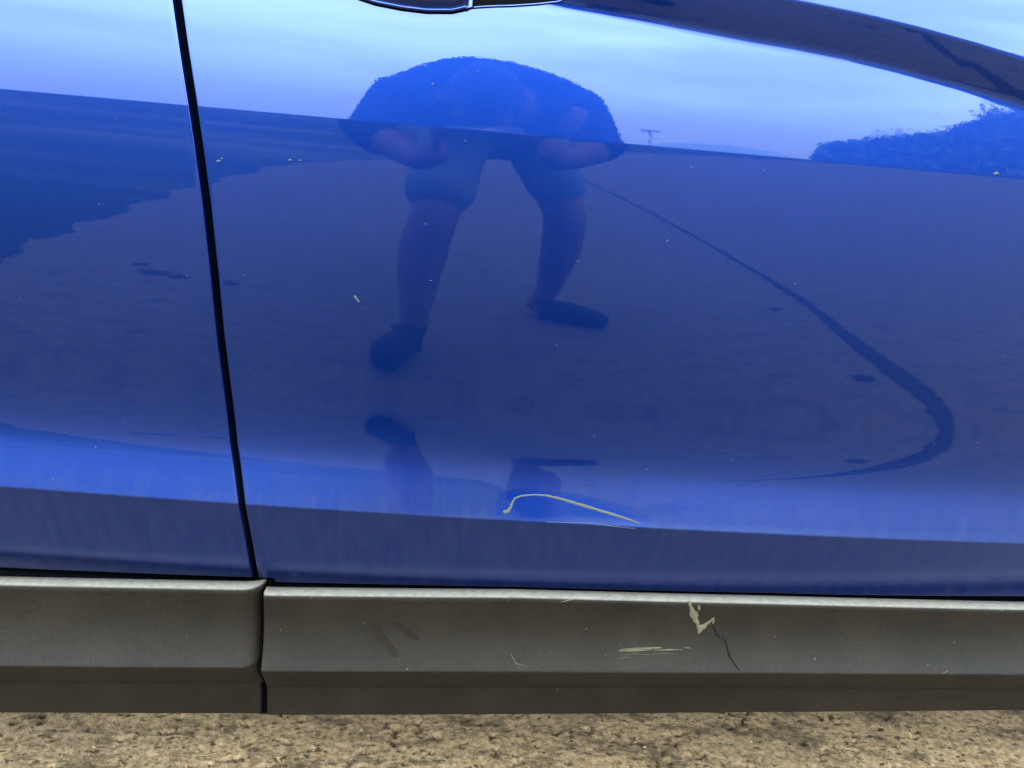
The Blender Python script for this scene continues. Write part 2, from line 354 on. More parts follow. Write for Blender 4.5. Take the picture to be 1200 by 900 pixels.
def zG(x): return np.interp(x, [.0, .12, .26, .30, .35, .405, .467, .53, .62, .75, 1.0, 1.4], [1.020, 1.0125, 1.0018, .9995, .9955, .9895, .981, .9705, .952, .925, .90, .895])
GX = np.arange(-2.0, 2.15, .004); GZ = np.arange(.34, 1.12, .0005)
def build_side():
    X, Z = np.meshgrid(GX, GZ, indexing='ij')
    b = zB(X); t = (Z-b)/(ZK-b)
    th = np.interp(np.clip(t, 0, 1), tq, thq)
    up_ = .6+31*np.clip(Z-ZK, 0, .13)+12*np.clip(Z-ZK-.13, 0, 1)
    th = th+(up_-th)*sstep(-.0007, .0007, Z-ZK)
    th = np.where(Z < b+.002, th+(-14+4*(b-Z)/.1-12*sstep(.080, .094, b-Z)-th)*(1-sstep(-.0014, .0014, Z-b)), th)
    # swage groove sweeping down towards the front
    zg = zG(X); s = Z-zg; a = sstep(.03, .11, X)
    g = th.copy()
    g = g+(-24-g)*sstep(-.040, -.029, s)
    g = g+(4*sstep(-.029, -.003, s))
    g2 = 1.2+34*np.clip(s, 0, .12)
    g = g+(g2-g)*sstep(-.0025, .0025, s)
    th = th*(1-a)+g*a
    dz = GZ[1]-GZ[0]; sl_ = np.tan(np.radians(th))
    Y = np.concatenate([np.zeros((len(GX), 1)), np.cumsum((sl_[:, 1:]+sl_[:, :-1])/2*dz, 1)], 1)
    k = np.argmin(abs(GZ-ZK)+0); Y -= Y[:, k:k+1]
    Y += X*X/24
    # dent over the lower crease, under the scratch
    zs = np.interp(X, [.06, .083, .092, .122, .16, .20, .235, .25], [.482, .492, .5000, .5035, .499, .4895, .4775, .473])
    wid = np.clip(zs-b, .0, 1); A = .020*wid*sstep(.03, .10, X)*(1-sstep(.225, .262, X))
    e = Z-zs
    f = np.where(e < 0, np.clip(1+e/np.maximum(wid, 1e-4), 0, 1), np.exp(-(e/.030)**2))
    f = np.where(e < 0, f*1.0, f)
    Y += A*f
    return Y
YS = build_side()
def sideY(x, z):
    x = np.asarray(x, float); z = np.asarray(z, float)
    fx = np.clip((x-GX[0])/(GX[1]-GX[0]), 0, len(GX)-1.001); fz = np.clip((z-GZ[0])/(GZ[1]-GZ[0]), 0, len(GZ)-1.001)
    i, j = fx.astype(int), fz.astype(int); u, v = fx-i, fz-j
    return (YS[i, j]*(1-u)+YS[i+1, j]*u)*(1-v)+(YS[i, j+1]*(1-u)+YS[i+1, j+1]*u)*v

CAR = empty('car', (0, .9, 0)); tag(CAR, 'bright blue car on concrete, its front door dented and scratched above grey sill cladding', 'car')
def gapx(z): return np.interp(z, [.34, .397, .476, .5392, .5961, .6517, .7207, .7844, .8292, .87, .913, .953, 1.0, 1.12], [-.190, -.1930, -.1988, -.2085, -.2122, -.2152, -.2172, -.2203, -.2240, -.2282, -.2338, -.2388, -.246, -.27])
def zoff(x, zb=.380):
    """how far the sill line sits above its mean height, at x and for the profile height zb"""
    x = np.asarray(x, float)
    def tab(xs, sh, ed, bo):
        a, b, c = np.interp(x, xs, sh), np.interp(x, xs, ed), np.interp(x, xs, bo)
        return np.where(zb > .2975, b+(a-b)*np.clip((zb-.2975)/.0825, 0, 1), np.where(zb > .262, b, c+(b-c)*np.clip((zb-.2203)/.0417, 0, 1)))
    f = tab([-.17, .1, .4, .72, .93], [-.0102, -.0022, -.0008, -.0008, -.0015], [-.0122, -.0045, .0005, .0029, .003], [-.0095, -.0016, .0066, .0123, .013])
    r = tab([-1.1, -.45, -.19], [-.026, -.0102, -.004], [-.032, -.016, -.0085], [-.03, -.0155, -.0078])
    return np.where(x > -.1835, f, r)
def rows(x, coarse=1):
    """z of every row at x, from sill to belt line, with rows on the creases; x is an array"""
    b = zB(x)[None]; zg = zG(x)[None]; bot = (.3785+zoff(x)-.0015*sstep(.3, .6, x))[None]
    out = []
    u = np.linspace(0, 1, 26)[:-1, None]; out.append(bot+(b-.005-bot)*u)
    out.append(b+np.linspace(-.005, .005, 21)[:-1, None])
    u = np.linspace(0, 1, 190)[:-1, None]; out.append(b+.005+(ZK-.004-b-.005)*u)
    out.append(ZK+np.linspace(-.004, .004, 17)[:-1, None]+0*b)
    lo = zg-.044
    u = np.linspace(0, 1, 34)[:-1, None]; out.append(ZK+.004+(lo-ZK-.004)*u)
    out.append(lo+(zg-.004-lo)*np.linspace(0, 1, 30)[:-1, None])
    out.append(zg+np.linspace(-.004, .004, 17)[:-1, None])
    out.append(zg+.004+(1.105-zg-.004)*np.linspace(0, 1, 40)[:, None])
    return np.concatenate(out, 0)
RF = .0014
def panel(name, x0, x1, fill0, fill1, edge0=None, edge1=None, arch=None, fine=None):
    """door skin between x0 and x1; edge0/edge1: functions of z for a curved shut line"""
    if fine: u = np.concatenate([fine, ])
    n = 1
    lo, hi = x0, x1
    base = np.concatenate([np.arange(lo, hi, .014), [hi]])
    fr = base[(base < -.47) | (base > .66)]
    mid = np.arange(max(lo, -.47), min(hi, .66)+1e-6, .003) if hi > -.47 and lo < .66 else np.array([])
    xs = np.unique(np.concatenate([fr, mid, [lo, hi]]))
    xs = xs[np.concatenate([[True], np.diff(xs) > 1e-4])]
    z0 = rows(xs)
    u = (xs-lo)/(hi-lo)
    zc = z0
    e0 = edge0(zc) if edge0 else np.full_like(zc, lo); e1 = edge1(zc) if edge1 else np.full_like(zc, hi)
    # follow a curved shut line only near it
    w0 = 1-sstep(lo, lo+.12, xs)[None]; w1 = sstep(hi-.12, hi, xs)[None]
    X = xs[None]+(e0-lo)*w0+(e1-hi)*w1
    Z = rows_shift(X, zc, xs)
    Yv = sideY(X, Z)
    P = np.stack([X, Yv, Z], -1)
    def flange(col, sgn):
        res = []
        for a in (15, 30, 45, 60, 75, 90):
            q = col.copy(); q[:, 0] += sgn*RF*math.sin(R(a)); q[:, 1] += RF*(1-math.cos(R(a))); res.append(q)
        q = res[-1].copy(); q[:, 1] += .02; res.append(q)
        return np.stack(res, 1)
    L_ = flange(P[:, 0], -1)[:, ::-1]; R_ = flange(P[:, -1], 1)
    P = np.concatenate([L_, P, R_], 1)
    # hem along the bottom edge
    hem = []
    for a in (30, 60, 90):
        q = P[0].copy(); q[:, 2] -= .0015*math.sin(R(a)); q[:, 1] += .0015*(1-math.cos(R(a))); hem.append(q)
    q = hem[-1].copy(); q[:, 1] += .015; hem.append(q)
    P = np.concatenate([np.stack(hem[::-1], 0), P], 0)
    mask = None
    if arch:
        cen = (P[:-1, :-1]+P[1:, 1:])/2
        mask = np.hypot(cen[..., 0]-arch[0], cen[..., 2]-arch[1]) > arch[2]
    o = npgrid(name, P, PAINT, CAR, mask)
    # road film that gathers above the lower crease, rubbed clean where something scraped along the dent
    x, z = P[..., 0], P[..., 2]
    film = (1-sstep(.012, .085, z-zB(x)))*sstep(-.002, .001, z-zB(x))
    top = np.interp(x, [.066, .0675, .072, .0848, .1222, .1698, .2087, .2400, .2470], [.40, .486, .4990, .5042, .5035, .4965, .4865, .4715, .40])
    rub = sstep(-.0012, .0012, top-z)
    rub = np.maximum(rub, .6*np.clip(1-np.hypot((x-.074)/.012, (z-.497)/.012), 0, 1))
    at = o.data.attributes.new('road_film', 'FLOAT', 'POINT'); at.data.foreach_set('value', film.reshape(-1).astype(np.float32))
    rub = rub*sstep(-.002, .0005, z-zB(x))
    at = o.data.attributes.new('rubbed', 'FLOAT', 'POINT'); at.data.foreach_set('value', rub.reshape(-1).astype(np.float32))
    return o
def rows_shift(X, zc, xs): return zc
RDOOR = panel('rear_door', -1.10, -.2, 0, 0, None, lambda z: gapx(z)-.0036-RF)
FDOOR = panel('front_door', -.2, .93, 0, 0, lambda z: gapx(z)+.0036+RF, None)
panel('rear_quarter_panel', -1.98, -1.107, 0, 0, arch=(-1.42, .35, .40))
panel('front_fender', .937, 2.10, 0, 0, arch=(1.40, .35, .40))
tag(FDOOR, 'front door with a dent and scratch above the sill'); tag(RDOOR, 'undented rear door')

# pillar coloured as shade, and black seal, behind the shut line
bm = bmesh.new()
zz = np.linspace(.36, 1.10, 60)
for a, b in zip(zz[:-1], zz[1:]):
    v = [bm.verts.new((float(gapx(z))+dx, float(sideY(gapx(z), z))+.022, z)) for z in (a, b) for dx in (-.05, .05)]
    bm.faces.new((v[0], v[1], v[3], v[2]))
bmesh.ops.remove_doubles(bm, verts=bm.verts[:], dist=1e-5)
bmobj('door_pillar', bm, SHADOWBLACK, CAR)
bm = bmesh.new(); tube(bm, [(float(gapx(z))-.004, float(sideY(gapx(z), z))+.018, z) for z in np.linspace(.38, 1.1, 50)], .0028, 8)
bmobj('door_seal', bm, BLACK, CAR)

# ------------------------------------------------------------------ sill cladding
PROF = [(.052, .366), (.0365, .3665), (.0362, .3775), (.0355, .3792), (.022, .3800), (.0185, .3794), (.0172, .3775)]
# face: slight undercut at the top, then a cove swinging outwards to the edge
def cove():
    pts = []
    z = np.linspace(.3775, .2975, 22); s = (z[0]-z)/(z[0]-z[-1])
    ang = np.radians(np.interp(s, [0, .35, 1], [-8, 2, 33]))
    y = .0172-np.concatenate([[0], np.cumsum(np.tan((ang[1:]+ang[:-1])/2)*(z[0]-z[-1])/(len(z)-1))])
    return list(zip(y, z)), y[-1]
_cv, _ye = cove()
PROF += _cv[1:]
PROF += [(_ye-.0006, .2962), (_ye-.0004, .2948), (_ye+.0008, .2930), (_ye+.0115, .2672), (_ye+.0124, .2660), (_ye+.0140, .2655), (_ye+.0150, .2640), (_ye+.0152, .2240), (_ye+.0160, .2212), (_ye+.019, .2203), (_ye+.04, .222)]
PROF = np.array(PROF)
def cladY(x, z):
    f = PROF[6:][::-1]; zz_ = z-float(zoff(x, z))
    return float(np.interp(zz_, f[:, 1], f[:, 0]))+x*x/60
def cladding(name, xs, left_round=None, right_round=None):
    P = np.zeros((len(PROF), len(xs), 3))
    for j, x in enumerate(xs):
        P[:, j, 0] = x; P[:, j, 1] = PROF[:, 0]+x*x/60; P[:, j, 2] = PROF[:, 1]+zoff(x, PROF[:, 1])
    cols = [P]
    if right_round is not None:      # end that rolls inwards, stronger for the upper moulding
        res = []
        for a in (15, 30, 45, 60, 75, 90):
            q = P[:, -1].copy(); w = np.clip((PROF[:, 1]-.262)/.01, .12, 1)*right_round
            q[:, 0] += w*math.sin(R(a))*.8; q[:, 1] += w*(1-math.cos(R(a))); q[:, 2] -= np.where(PROF[:, 1] > .37, w*.35*(1-math.cos(R(a))), 0); res.append(q)
        q = res[-1].copy(); q[:, 1] += .05; res.append(q)
        cols.append(np.stack(res, 1))
    if left_round is not None:
        res = []
        for a in (25, 50, 75, 90):
            q = P[:, 0].copy(); q[:, 0] -= left_round*math.sin(R(a)); q[:, 1] += left_round*(1-math.cos(R(a))); res.append(q)
        q = res[-1].copy(); q[:, 1] += .03; res.append(q)
        cols.insert(0, np.stack(res[::-1], 1))
    o = npgrid(name, np.concatenate(cols, 1), CLAD, CAR, None, True)
    return o
def fshift(o):
    # the lower strip of the front piece starts a little further forward than its upper moulding
    pass
RCLAD = cladding('sill_cladding', np.concatenate([np.arange(-1.08, -.5, .04), np.arange(-.5, -.2005, .006), [-.2005]]), None, .0255)
FCLAD = cladding('sill_cladding', np.concatenate([[-.1748], np.arange(-.172, .74, .006), np.arange(.76, .93, .03)]), .0022, None)
tag(FCLAD, 'front sill cladding with a pale gouge and scuffs'); tag(RCLAD, 'rear sill cladding with a rounded end')
# step the lower strip of the front piece back from the joint
for v in FCLAD.data.vertices:
    if v.co.x < -.165 and v.co.z+.0115 < .2668: v.co.x += .003
for v in RCLAD.data.vertices:
    if v.co.x > -.20 and v.co.z+.0082 < .2668: v.co.x += .0165
# inner sill behind both; added near-black blocks put shade into the joint
bm = bmesh.new(); box(bm, (-1.08, .058, .235), (.95, .14, .36)); box(bm, (-.23, .046, .214), (-.13, .057, .35)); box(bm, (-.20, .027, .206), (-.16, .045, .258)); bmobj('inner_sill', bm, SHADOWBLACK, CAR, False)

# marks on the cladding
def patch(name, pts, mat, parent, fy, lift=.0004, thick=.0009):
    """thin raised patch with the outline pts (x, z) lying on the surface fy"""
    V = [(x, fy(x, z)-lift-thick*.0, z) for x, z in pts]; n = len(V)
    cx = sum(p[0] for p in pts)/n; cz = sum(p[1] for p in pts)/n
    I = [((x*.72+cx*.28), fy(x*.72+cx*.28, z*.72+cz*.28)-lift-thick, z*.72+cz*.28) for x, z in pts]
    F = [(i, (i+1) % n, n+(i+1) % n, n+i) for i in range(n)]+[tuple(range(n, 2*n))]
    bm = bmesh.new(); vs = [bm.verts.new(v) for v in V+I]
    for f in F: bm.faces.new([vs[k] for k in f])
    bmesh.ops.triangulate(bm, faces=bm.faces[:])
    return bmobj(name, bm, mat, parent, False)
def strip(name, pts, wid, mat, parent, fy, lift=.0003, n=40, jit=.35):
    """ribbon of varying width along pts (x, z) with a raised middle"""
    q = np.linspace(0, len(pts)-1, n); i = np.arange(len(pts))
    x = np.interp(q, i, [p[0] for p in pts]); z = np.interp(q, i, [p[1] for p in pts]); wv = np.interp(q, i, wid)
    V, F = [], []
    for k in range(n):
        k0, k1 = max(k-1, 0), min(k+1, n-1); dx, dz = x[k1]-x[k0], z[k1]-z[k0]; l = math.hypot(dx, dz) or 1; nx, nz_ = -dz/l, dx/l
        a = wv[k]*(1-jit+2*jit*random.random()); b = wv[k]*(1-jit+2*jit*random.random())
        for s, h in ((-a, 0), (0, .0005), (b, 0)):
            X_, Z_ = x[k]+nx*s, z[k]+nz_*s; V.append((X_, float(fy(X_, Z_))-lift-h, Z_))
        if k: F += [(3*k-3+j, 3*k-2+j, 3*k+1+j, 3*k+j) for j in (0, 1)]
    return pyobj(name, V, F, mat, parent)
PALE = simple('torn pale plastic', (.080, .054, .029), .85, bump=(260, .8, .001), **{'Specular IOR Level': .08})
YEL = simple('yellowish scuff', (.046, .033, .016), .85, bump=(900, .6, .0008), **{'Specular IOR Level': .08})
GREYS = simple('grey scuff', (.038, .025, .015), .85, **{'Specular IOR Level': .08})
SMEAR = simple('clean smear', (.0105, .0062, .0034), .6, **{'Specular IOR Level': .04})
SCR = simple('bare primer', (.038, .029, .017), .6, bump=(800, .5, .0005))
strip('gouge', [(.2968, .3802), (.2990, .376), (.3015, .3715), (.3060, .362), (.3105, .3545), (.3135, .3475), (.3175, .342)], [.0009, .0016, .0018, .0042, .0030, .0018, .004], PALE, FCLAD, cladY)
patch('gouge', [(.3128, .3500), (.3160, .3478), (.3195, .3490), (.3230, .3462), (.3205, .3420), (.3165, .3372), (.3150, .3362), (.3138, .3400)], PALE, FCLAD, cladY, .0006)
strip('gouge', [(.3195, .3445), (.3240, .3500), (.3285, .3545), (.3315, .3585)], [.0030, .0016, .0014, .0006], PALE, FCLAD, cladY)
strip('gouge', [(.3306, .3570), (.3312, .3520), (.3306, .3492)], [.0008, .0011, .0004], PALE, FCLAD, cladY)
strip('gouge', [(.3262, .3522), (.3266, .3490)], [.0008, .0004], PALE, FCLAD, cladY, n=8)
patch('gouge', [(.3088, .3755), (.3105, .3748), (.3128, .3700), (.3122, .3665), (.3102, .3680), (.3090, .3710)], PALE, FCLAD, cladY, .0005, .0006)
for k in range(11):
    f0, f1 = sorted((random.uniform(0, .55), random.uniform(.45, 1))); dz = random.uniform(-.0024, .0024); q = np.linspace(f0, f1, 5)
    strip('scuff', [(.2215+.0785*f, .3150+.0068*f-.0018*f*f+dz) for f in q], [.0001, .0004, .0006, .0004, .0001], YEL if k < 5 else PALE, FCLAD, cladY, .0003+.0001*k, 40, .6)
strip('scuff', [(.2235, .3148), (.2380, .3166), (.2520, .3180)], [.0004, .0008, .0004], PALE, FCLAD, cladY)
strip('scuff', [(.2990, .3200), (.3045, .3203), (.3085, .3195)], [.0006, .0012, .0004], GREYS, FCLAD, cladY)
for zq, a, b in ((.3105, .226, .262), (.3065, .222, .240), (.3120, .262, .292)):
    strip('scuff', [(a, zq), ((a+b)/2, zq+.0018), (b, zq+.001)], [.0002, .0009, .0002], simple('faint scuff', (.028, .018, .010), .8, **{'Specular IOR Level': .08}), FCLAD, cladY, .0001)
strip('crack', [(.3314, .3500), (.3330, .3440), (.3370, .3370), (.3400, .3338), (.3450, .3325), (.3490, .3280), (.3540, .3130), (.3600, .3050), (.3665, .2990)], [.0003, .0008, .0010, .0008, .0004, .0009, .0012, .0009, .0005], simple('crack', (.007, .0042, .0023), .9, **{'Specular IOR Level': .02}), FCLAD, cladY, .0002, jit=.15)
patch('smear', [(-.063, .3385), (-.052, .3350), (-.040, .3200), (-.029, .3080), (-.027, .3030), (-.031, .3010), (-.038, .3050), (-.048, .3160), (-.058, .3290)], SMEAR, FCLAD, cladY, .00025, 0)
patch('smear', [(-.040, .3420), (-.028, .3400), (-.012, .3300), (-.005, .3230), (-.008, .3195), (-.018, .3220), (-.030, .3320)], SMEAR, FCLAD, cladY, .00025, 0)
strip('scuff', [(.0982, .3100), (.1000, .3060), (.1046, .2998), (.1175, .2966)], [.0003, .0007, .0007, .0003], GREYS, FCLAD, cladY)
strip('scuff', [(.1500, .3735), (.1590, .3765), (.1680, .3790)], [.0002, .0010, .0003], PALE, FCLAD, cladY)
strip('scuff', [(.6160, .2990), (.6251, .3020)], [.0003, .0008], GREYS, FCLAD, cladY)

# scratch through the paint above the dent
def doorY(x, z): return float(sideY(x, z))
strip('scratch', [(.0768, .4808), (.0792, .4795), (.0822, .4808), (.0848, .4850), (.0862, .4900), (.0888, .4948), (.0960, .4978), (.1090, .4993), (.1224, .4992), (.1400, .4957), (.1606, .4906), (.1800, .4858), (.1994, .4809), (.2150, .4766), (.2293, .4722)],
      [.0013, .0018, .0019, .0014, .0010, .0009, .0009, .0009, .0011, .0014, .0016, .0015, .0014, .0011, .0004], SCR, FDOOR, doorY, .0003, 110, .15)
strip('scratch', [(.1250, .4708), (.1750, .4712), (.1950, .4688), (.2250, .4664)], [.0001, .0003, .0003, .0001], SCR, FDOOR, lambda x, z: doorY(x, z), .0004, 40)
WHITE = simple('chipped primer', (.035, .035, .038), .7)
strip('paint_chip', [(-.0862, .7085), (-.0848, .7062), (-.0838, .7050), (-.0815, .7022)], [.0006, .0013, .0007, .0011], WHITE, FDOOR, doorY, .0003, 16)
for x, z, s in ((-.0135, .7285, .0009), (-.021, .905, .0011), (.018, .919, .0008), (-.2080, .824, .0016), (-.2050, .8265, .001), (-.145, .8300, .0013), (-.136, .8305, .001), (.5255, .8715, .0024), (.292, .856, .0008), (.222, .8535, .0009)):
    strip('paint_chip', [(x-s, z-s*.3), (x, z+s*.3), (x+s*1.3, z)], [s*.3, s*.55, s*.2], WHITE, FDOOR, doorY, .0003, 8)

# ------------------------------------------------------------------ door handle
def handle():
    H = None
    # grip: a bar standing off the door, its underside facing the ground, a fine bead along its lower edge
    xs = np.linspace(-.150, .0030, 60)
    low = np.interp(xs, [-.150, -.12, -.0876, -.073, -.050, -.0292, -.0073, .0036], [.994, .9775, .9692, .9660, .9640, .9636, .9656, .9690])
    prof = [(.0, .000), (-.0012, -.0012), (-.0030, -.0010), (-.0036, .0006), (-.0030, .0016), (-.0052, .0035), (-.0112, .0118), (-.0150, .0135), (-.0170, .0170), (-.0165, .0300), (-.0120, .0400), (.0, .0430)]
    P = np.zeros((len(prof), len(xs), 3))
    for j, x in enumerate(xs):
        k = 1-.5*max(0, (-.09-x)/.06)
        for i, (dy, dz) in enumerate(prof):
            P[i, j] = (x, float(sideY(x, .97))-.003+dy*k, low[j]+dz*k)
    # close the ends
    e0 = P[:, :1].copy(); e0[..., 0] -= .004; e0[..., 1] = e0[..., 1].mean()*.5+.002
    e1 = P[:, -1:].copy(); e1[..., 0] += .0035; e1[..., 1] = e1[..., 1]*.55
    e2 = e1.copy(); e2[..., 1] = .012
    g = npgrid('door_handle', np.concatenate([e0, P, e1, e2], 1), PAINT, FDOOR, None, True)
    # near-black slab standing in for the shaded opening ahead of the grip
    bm = bmesh.new()
    xs = np.linspace(.0095, .088, 30); lo = np.interp(xs, [.0095, .020, .0292, .0439, .065, .0844, .088], [.9705, .9722, .9735, .9752, .9785, .9822, .9842])
    V = []
    rows_ = []
    for x, l in zip(xs, lo):
        y = float(sideY(x, l)); rows_.append([bm.verts.new((x, y-.0012, l)), bm.verts.new((x, y-.0022, l+.001)), bm.verts.new((x, y-.0022, 1.02)), bm.verts.new((x, y+.002, 1.022))])
    for a, b in zip(rows_, rows_[1:]):
        for k in range(3): bm.faces.new((a[k], b[k], b[k+1], a[k+1]))
    for a in (rows_[0], rows_[-1]): bm.faces.new(a)
    bmobj('handle_shade', bm, TRIM, g)
    bm = bmesh.new(); tube(bm, [(x, float(sideY(x, l))-.0015, l-.0006) for x, l in zip(xs, lo)]+[(.0905, float(sideY(.09, .99))-.0015, .990), (.0915, float(sideY(.09, 1.0))-.0015, 1.0)], .0009, 8)
    bmobj('handle_bezel', bm, PAINT, g)
    # black tube drawing the shadow gap under the grip
    bm = bmesh.new(); xs = np.linspace(-.145, .012, 60)
    lw = np.interp(xs, [-.150, -.12, -.0876, -.073, -.050, -.0292, -.0073, .0036, .012], [.9925, .9762, .9677, .9645, .9625, .9621, .9641, .9673, .9708])
    tube(bm, [(x, float(sideY(x, l))-.0003, l) for x, l in zip(xs, lw)], .0010, 8)
    bmobj('handle_gap_shade', bm, BLACK, g)
handle()

# ------------------------------------------------------------------ rest of the car body
def yb(x): return float(sideY(x, 1.10))
def slab(name, a, b, mat, bev=.02):
    bm = bmesh.new(); box(bm, a, b); bmesh.ops.bevel(bm, geom=bm.edges[:], offset=bev, segments=3, affect='EDGES')
    return bmobj(name, bm, mat, CAR)
belt = [x for x in np.linspace(-1.95, 1.05, 40)]
V = []; F = []
for x in belt: V += [(x, yb(x)-.004, 1.098), (x, yb(x)-.004, 1.118), (x, yb(x)+.03, 1.122)]
for k in range(len(belt)-1):
    for j in range(2): F.append((3*k+j, 3*k+3+j, 3*k+4+j, 3*k+1+j))
pyobj('belt_trim', V, F, TRIM, CAR)
def window(name, poly, mat=GLASS):
    # poly of (x, z) on the inward leaning plane of the side glass
    pts = [(x, yb(min(x, 1.0))+.022+(z-1.11)*.42, z) for x, z in poly]
    pyobj(name, pts, [tuple(range(len(pts)))], mat, CAR, False)
window('window', [(-1.05, 1.11), (-.30, 1.11), (-.30, 1.52), (-.95, 1.50)]); window('window', [(-.22, 1.11), (.88, 1.11), (.28, 1.50), (-.22, 1.525)]); window('window', [(-1.75, 1.14), (-1.12, 1.11), (-1.02, 1.50), (-1.45, 1.45)])
window('pillar', [(-.30, 1.11), (-.22, 1.11), (-.22, 1.53), (-.30, 1.53)], TRIM); window('pillar', [(-1.12, 1.11), (-1.05, 1.11), (-.95, 1.53), (-1.02, 1.52)], TRIM)
window('pillar', [(.88, 1.11), (1.0, 1.11), (.34, 1.54), (.28, 1.50)], PAINT)
def shell(name, prof, y0, y1, mat):
    V = []; 
    for x, z in prof: V += [(x, y0, z), (x, y1, z)]
    pyobj(name, V, [(2*k, 2*k+1, 2*k+3, 2*k+2) for k in range(len(prof)-1)], mat, CAR)
shell('roof', [(-1.9, 1.42), (-1.6, 1.54), (-.9, 1.60), (0, 1.60), (.35, 1.55)], .19, 1.61, PAINT)
shell('windscreen', [(.36, 1.55), (1.05, 1.12)], .16, 1.64, GLASS)
shell('bonnet', [(1.0, 1.11), (1.5, 1.06), (2.0, .95), (2.12, .8)], .12, 1.68, PAINT)
shell('front_bumper', [(2.12, .8), (2.18, .6), (2.12, .3)], .16, 1.64, TRIM)
shell('tailgate', [(-1.92, 1.42), (-2.02, 1.1), (-2.06, .7), (-2.0, .35)], .16, 1.64, PAINT)
shell('far_side', [(-1.95, .3), (2.1, .3)], 1.78, 1.79, PAINT)
pyobj('far_side', [(-1.95, 1.78, .3), (2.1, 1.78, .3), (2.1, 1.76, 1.1), (.4, 1.6, 1.55), (-1.7, 1.6, 1.55), (-1.95, 1.76, 1.1)], [(0, 1, 2, 3, 4, 5)], PAINT, CAR, False)
bm = bmesh.new(); box(bm, (-1.0, .14, .27), (.98, 1.7, .31)); box(bm, (-1.95, .35, .30), (-1.0, 1.45, .34)); box(bm, (.98, .35, .30), (2.05, 1.45, .34)); bmobj('underbody', bm, SHADOWBLACK, CAR, False)
bm = bmesh.new(); box(bm, (-1.9, .3, .4), (.9, .32, 1.1)); bmobj('inner_panel', bm, SHADOWBLACK, CAR, False)
def lathe(bm, prof, seg, cx, cz):
    rings = [[bm.verts.new((cx+r*math.cos(2*math.pi*k/seg), y, cz+r*math.sin(2*math.pi*k/seg))) for k in range(seg)] for r, y in prof]
    for A, B in zip(rings, rings[1:]):
        for k in range(seg): bm.faces.new((A[k], A[(k+1) % seg], B[(k+1) % seg], B[k]))
for cx in (-1.42, 1.40):
    wy = .12
    bm = bmesh.new(); lathe(bm, [(.22, wy+.02), (.235, wy), (.30, wy-.005), (.325, wy+.01), (.335, wy+.04), (.335, wy+.17), (.32, wy+.2), (.23, wy+.2)], 48, cx, .335)
    t_ = bmobj('tyre', bm, TYRE, None); wh = empty('wheel', (cx, wy, .335)); wh.parent = CAR; wh.matrix_parent_inverse = Matrix.Translation((0, -.9, 0))
    bpy.context.view_layer.update()
    t_.parent = wh; t_.matrix_parent_inverse = Matrix.Translation((-cx, -wy, -.335))
    bm = bmesh.new(); lathe(bm, [(.232, wy+.015), (.215, wy+.01), (.205, wy+.05), (.205, wy+.18)], 48, cx, .335)
    for k in range(5):
        box(bm, (-.022, 0, .03), (.022, .03, .212), Matrix.Translation((cx, wy+.012, .335)) @ Matrix.Rotation(k*2*math.pi/5, 4, 'Y'))
    lathe(bm, [(.0, wy+.008), (.05, wy+.01), (.06, wy+.04)], 24, cx, .335)
    rm = bmobj('rim', bm, ALLOY, None, False); rm.parent = wh; rm.matrix_parent_inverse = Matrix.Translation((-cx, -wy, -.335))
    bm = bmesh.new(); lathe(bm, [(.405, .03+cx*cx/24), (.385, .03+cx*cx/24), (.385, .35)], 64, cx, .35); bmobj('wheel_arch', bm, CLAD, CAR)

# ------------------------------------------------------------------ person with a phone
SKIN = simple('skin', (.085, .040, .026), .6, bump=(60, .3, .001), **{'Specular IOR Level': .15})
SHIRT = simple('navy cotton', (.010, .011, .018), .9, bump=(120, .4, .001), **{'Specular IOR Level': .05})
SHORTS = simple('dark grey cotton', (.080, .098, .128), .9, bump=(120, .4, .001), **{'Specular IOR Level': .05})
SHOE = simple('black mesh shoe', (.004, .004, .0045), .8, bump=(200, .4, .001), **{'Specular IOR Level': .08})
HAIR = simple('dark hair', (.010, .009, .009), .7, bump=(150, .6, .003), **{'Specular IOR Level': .08})
PER = empty('person', (.1, -1.25, 0)); tag(PER, 'person crouching before the car in dark shirt and shorts, mirrored in the blue door', 'person')
def skin(name, verts, edges, root, mat, parent, sub=2, smooth=0):
    keys = list(verts); me = bpy.data.meshes.new(name)
    me.from_pydata([verts[k][0] for k in keys], [(keys.index(a), keys.index(b)) for a, b in edges], [])
    o = link(name, me, None, parent); me.materials.append(mat)
    me.skin_vertices.new() if hasattr(me.skin_vertices, 'new') else None
    md = o.modifiers.new('skin', 'SKIN'); md.use_smooth_shade = True
    if not me.skin_vertices:
        bpy.context.view_layer.objects.active = o
    for i, k in enumerate(keys):
        r = verts[k][1]; r = r if isinstance(r, tuple) else (r, r)
        me.skin_vertices[0].data[i].radius = r; me.skin_vertices[0].data[i].use_root = (k in root)
    sb = o.modifiers.new('subdivision', 'SUBSURF'); sb.levels = sub; sb.render_levels = sub
    if smooth:
        sm_ = o.modifiers.new('smooth', 'SMOOTH'); sm_.factor = .5; sm_.iterations = smooth
    # bake the grown surface and drop stray vertices
    bpy.context.view_layer.update()
    m2 = bpy.data.meshes.new_from_object(o.evaluated_get(bpy.context.evaluated_depsgraph_get()))
    bm = bmesh.new(); bm.from_mesh(m2); bmesh.ops.delete(bm, geom=[v for v in bm.verts if not v.link_faces], context='VERTS'); bm.to_mesh(m2); bm.free()
    m2.name = name; o.modifiers.clear(); o.data = m2
    m2.polygons.foreach_set('use_smooth', [True]*len(m2.polygons))
    if not m2.materials: m2.materials.append(mat)
    return o
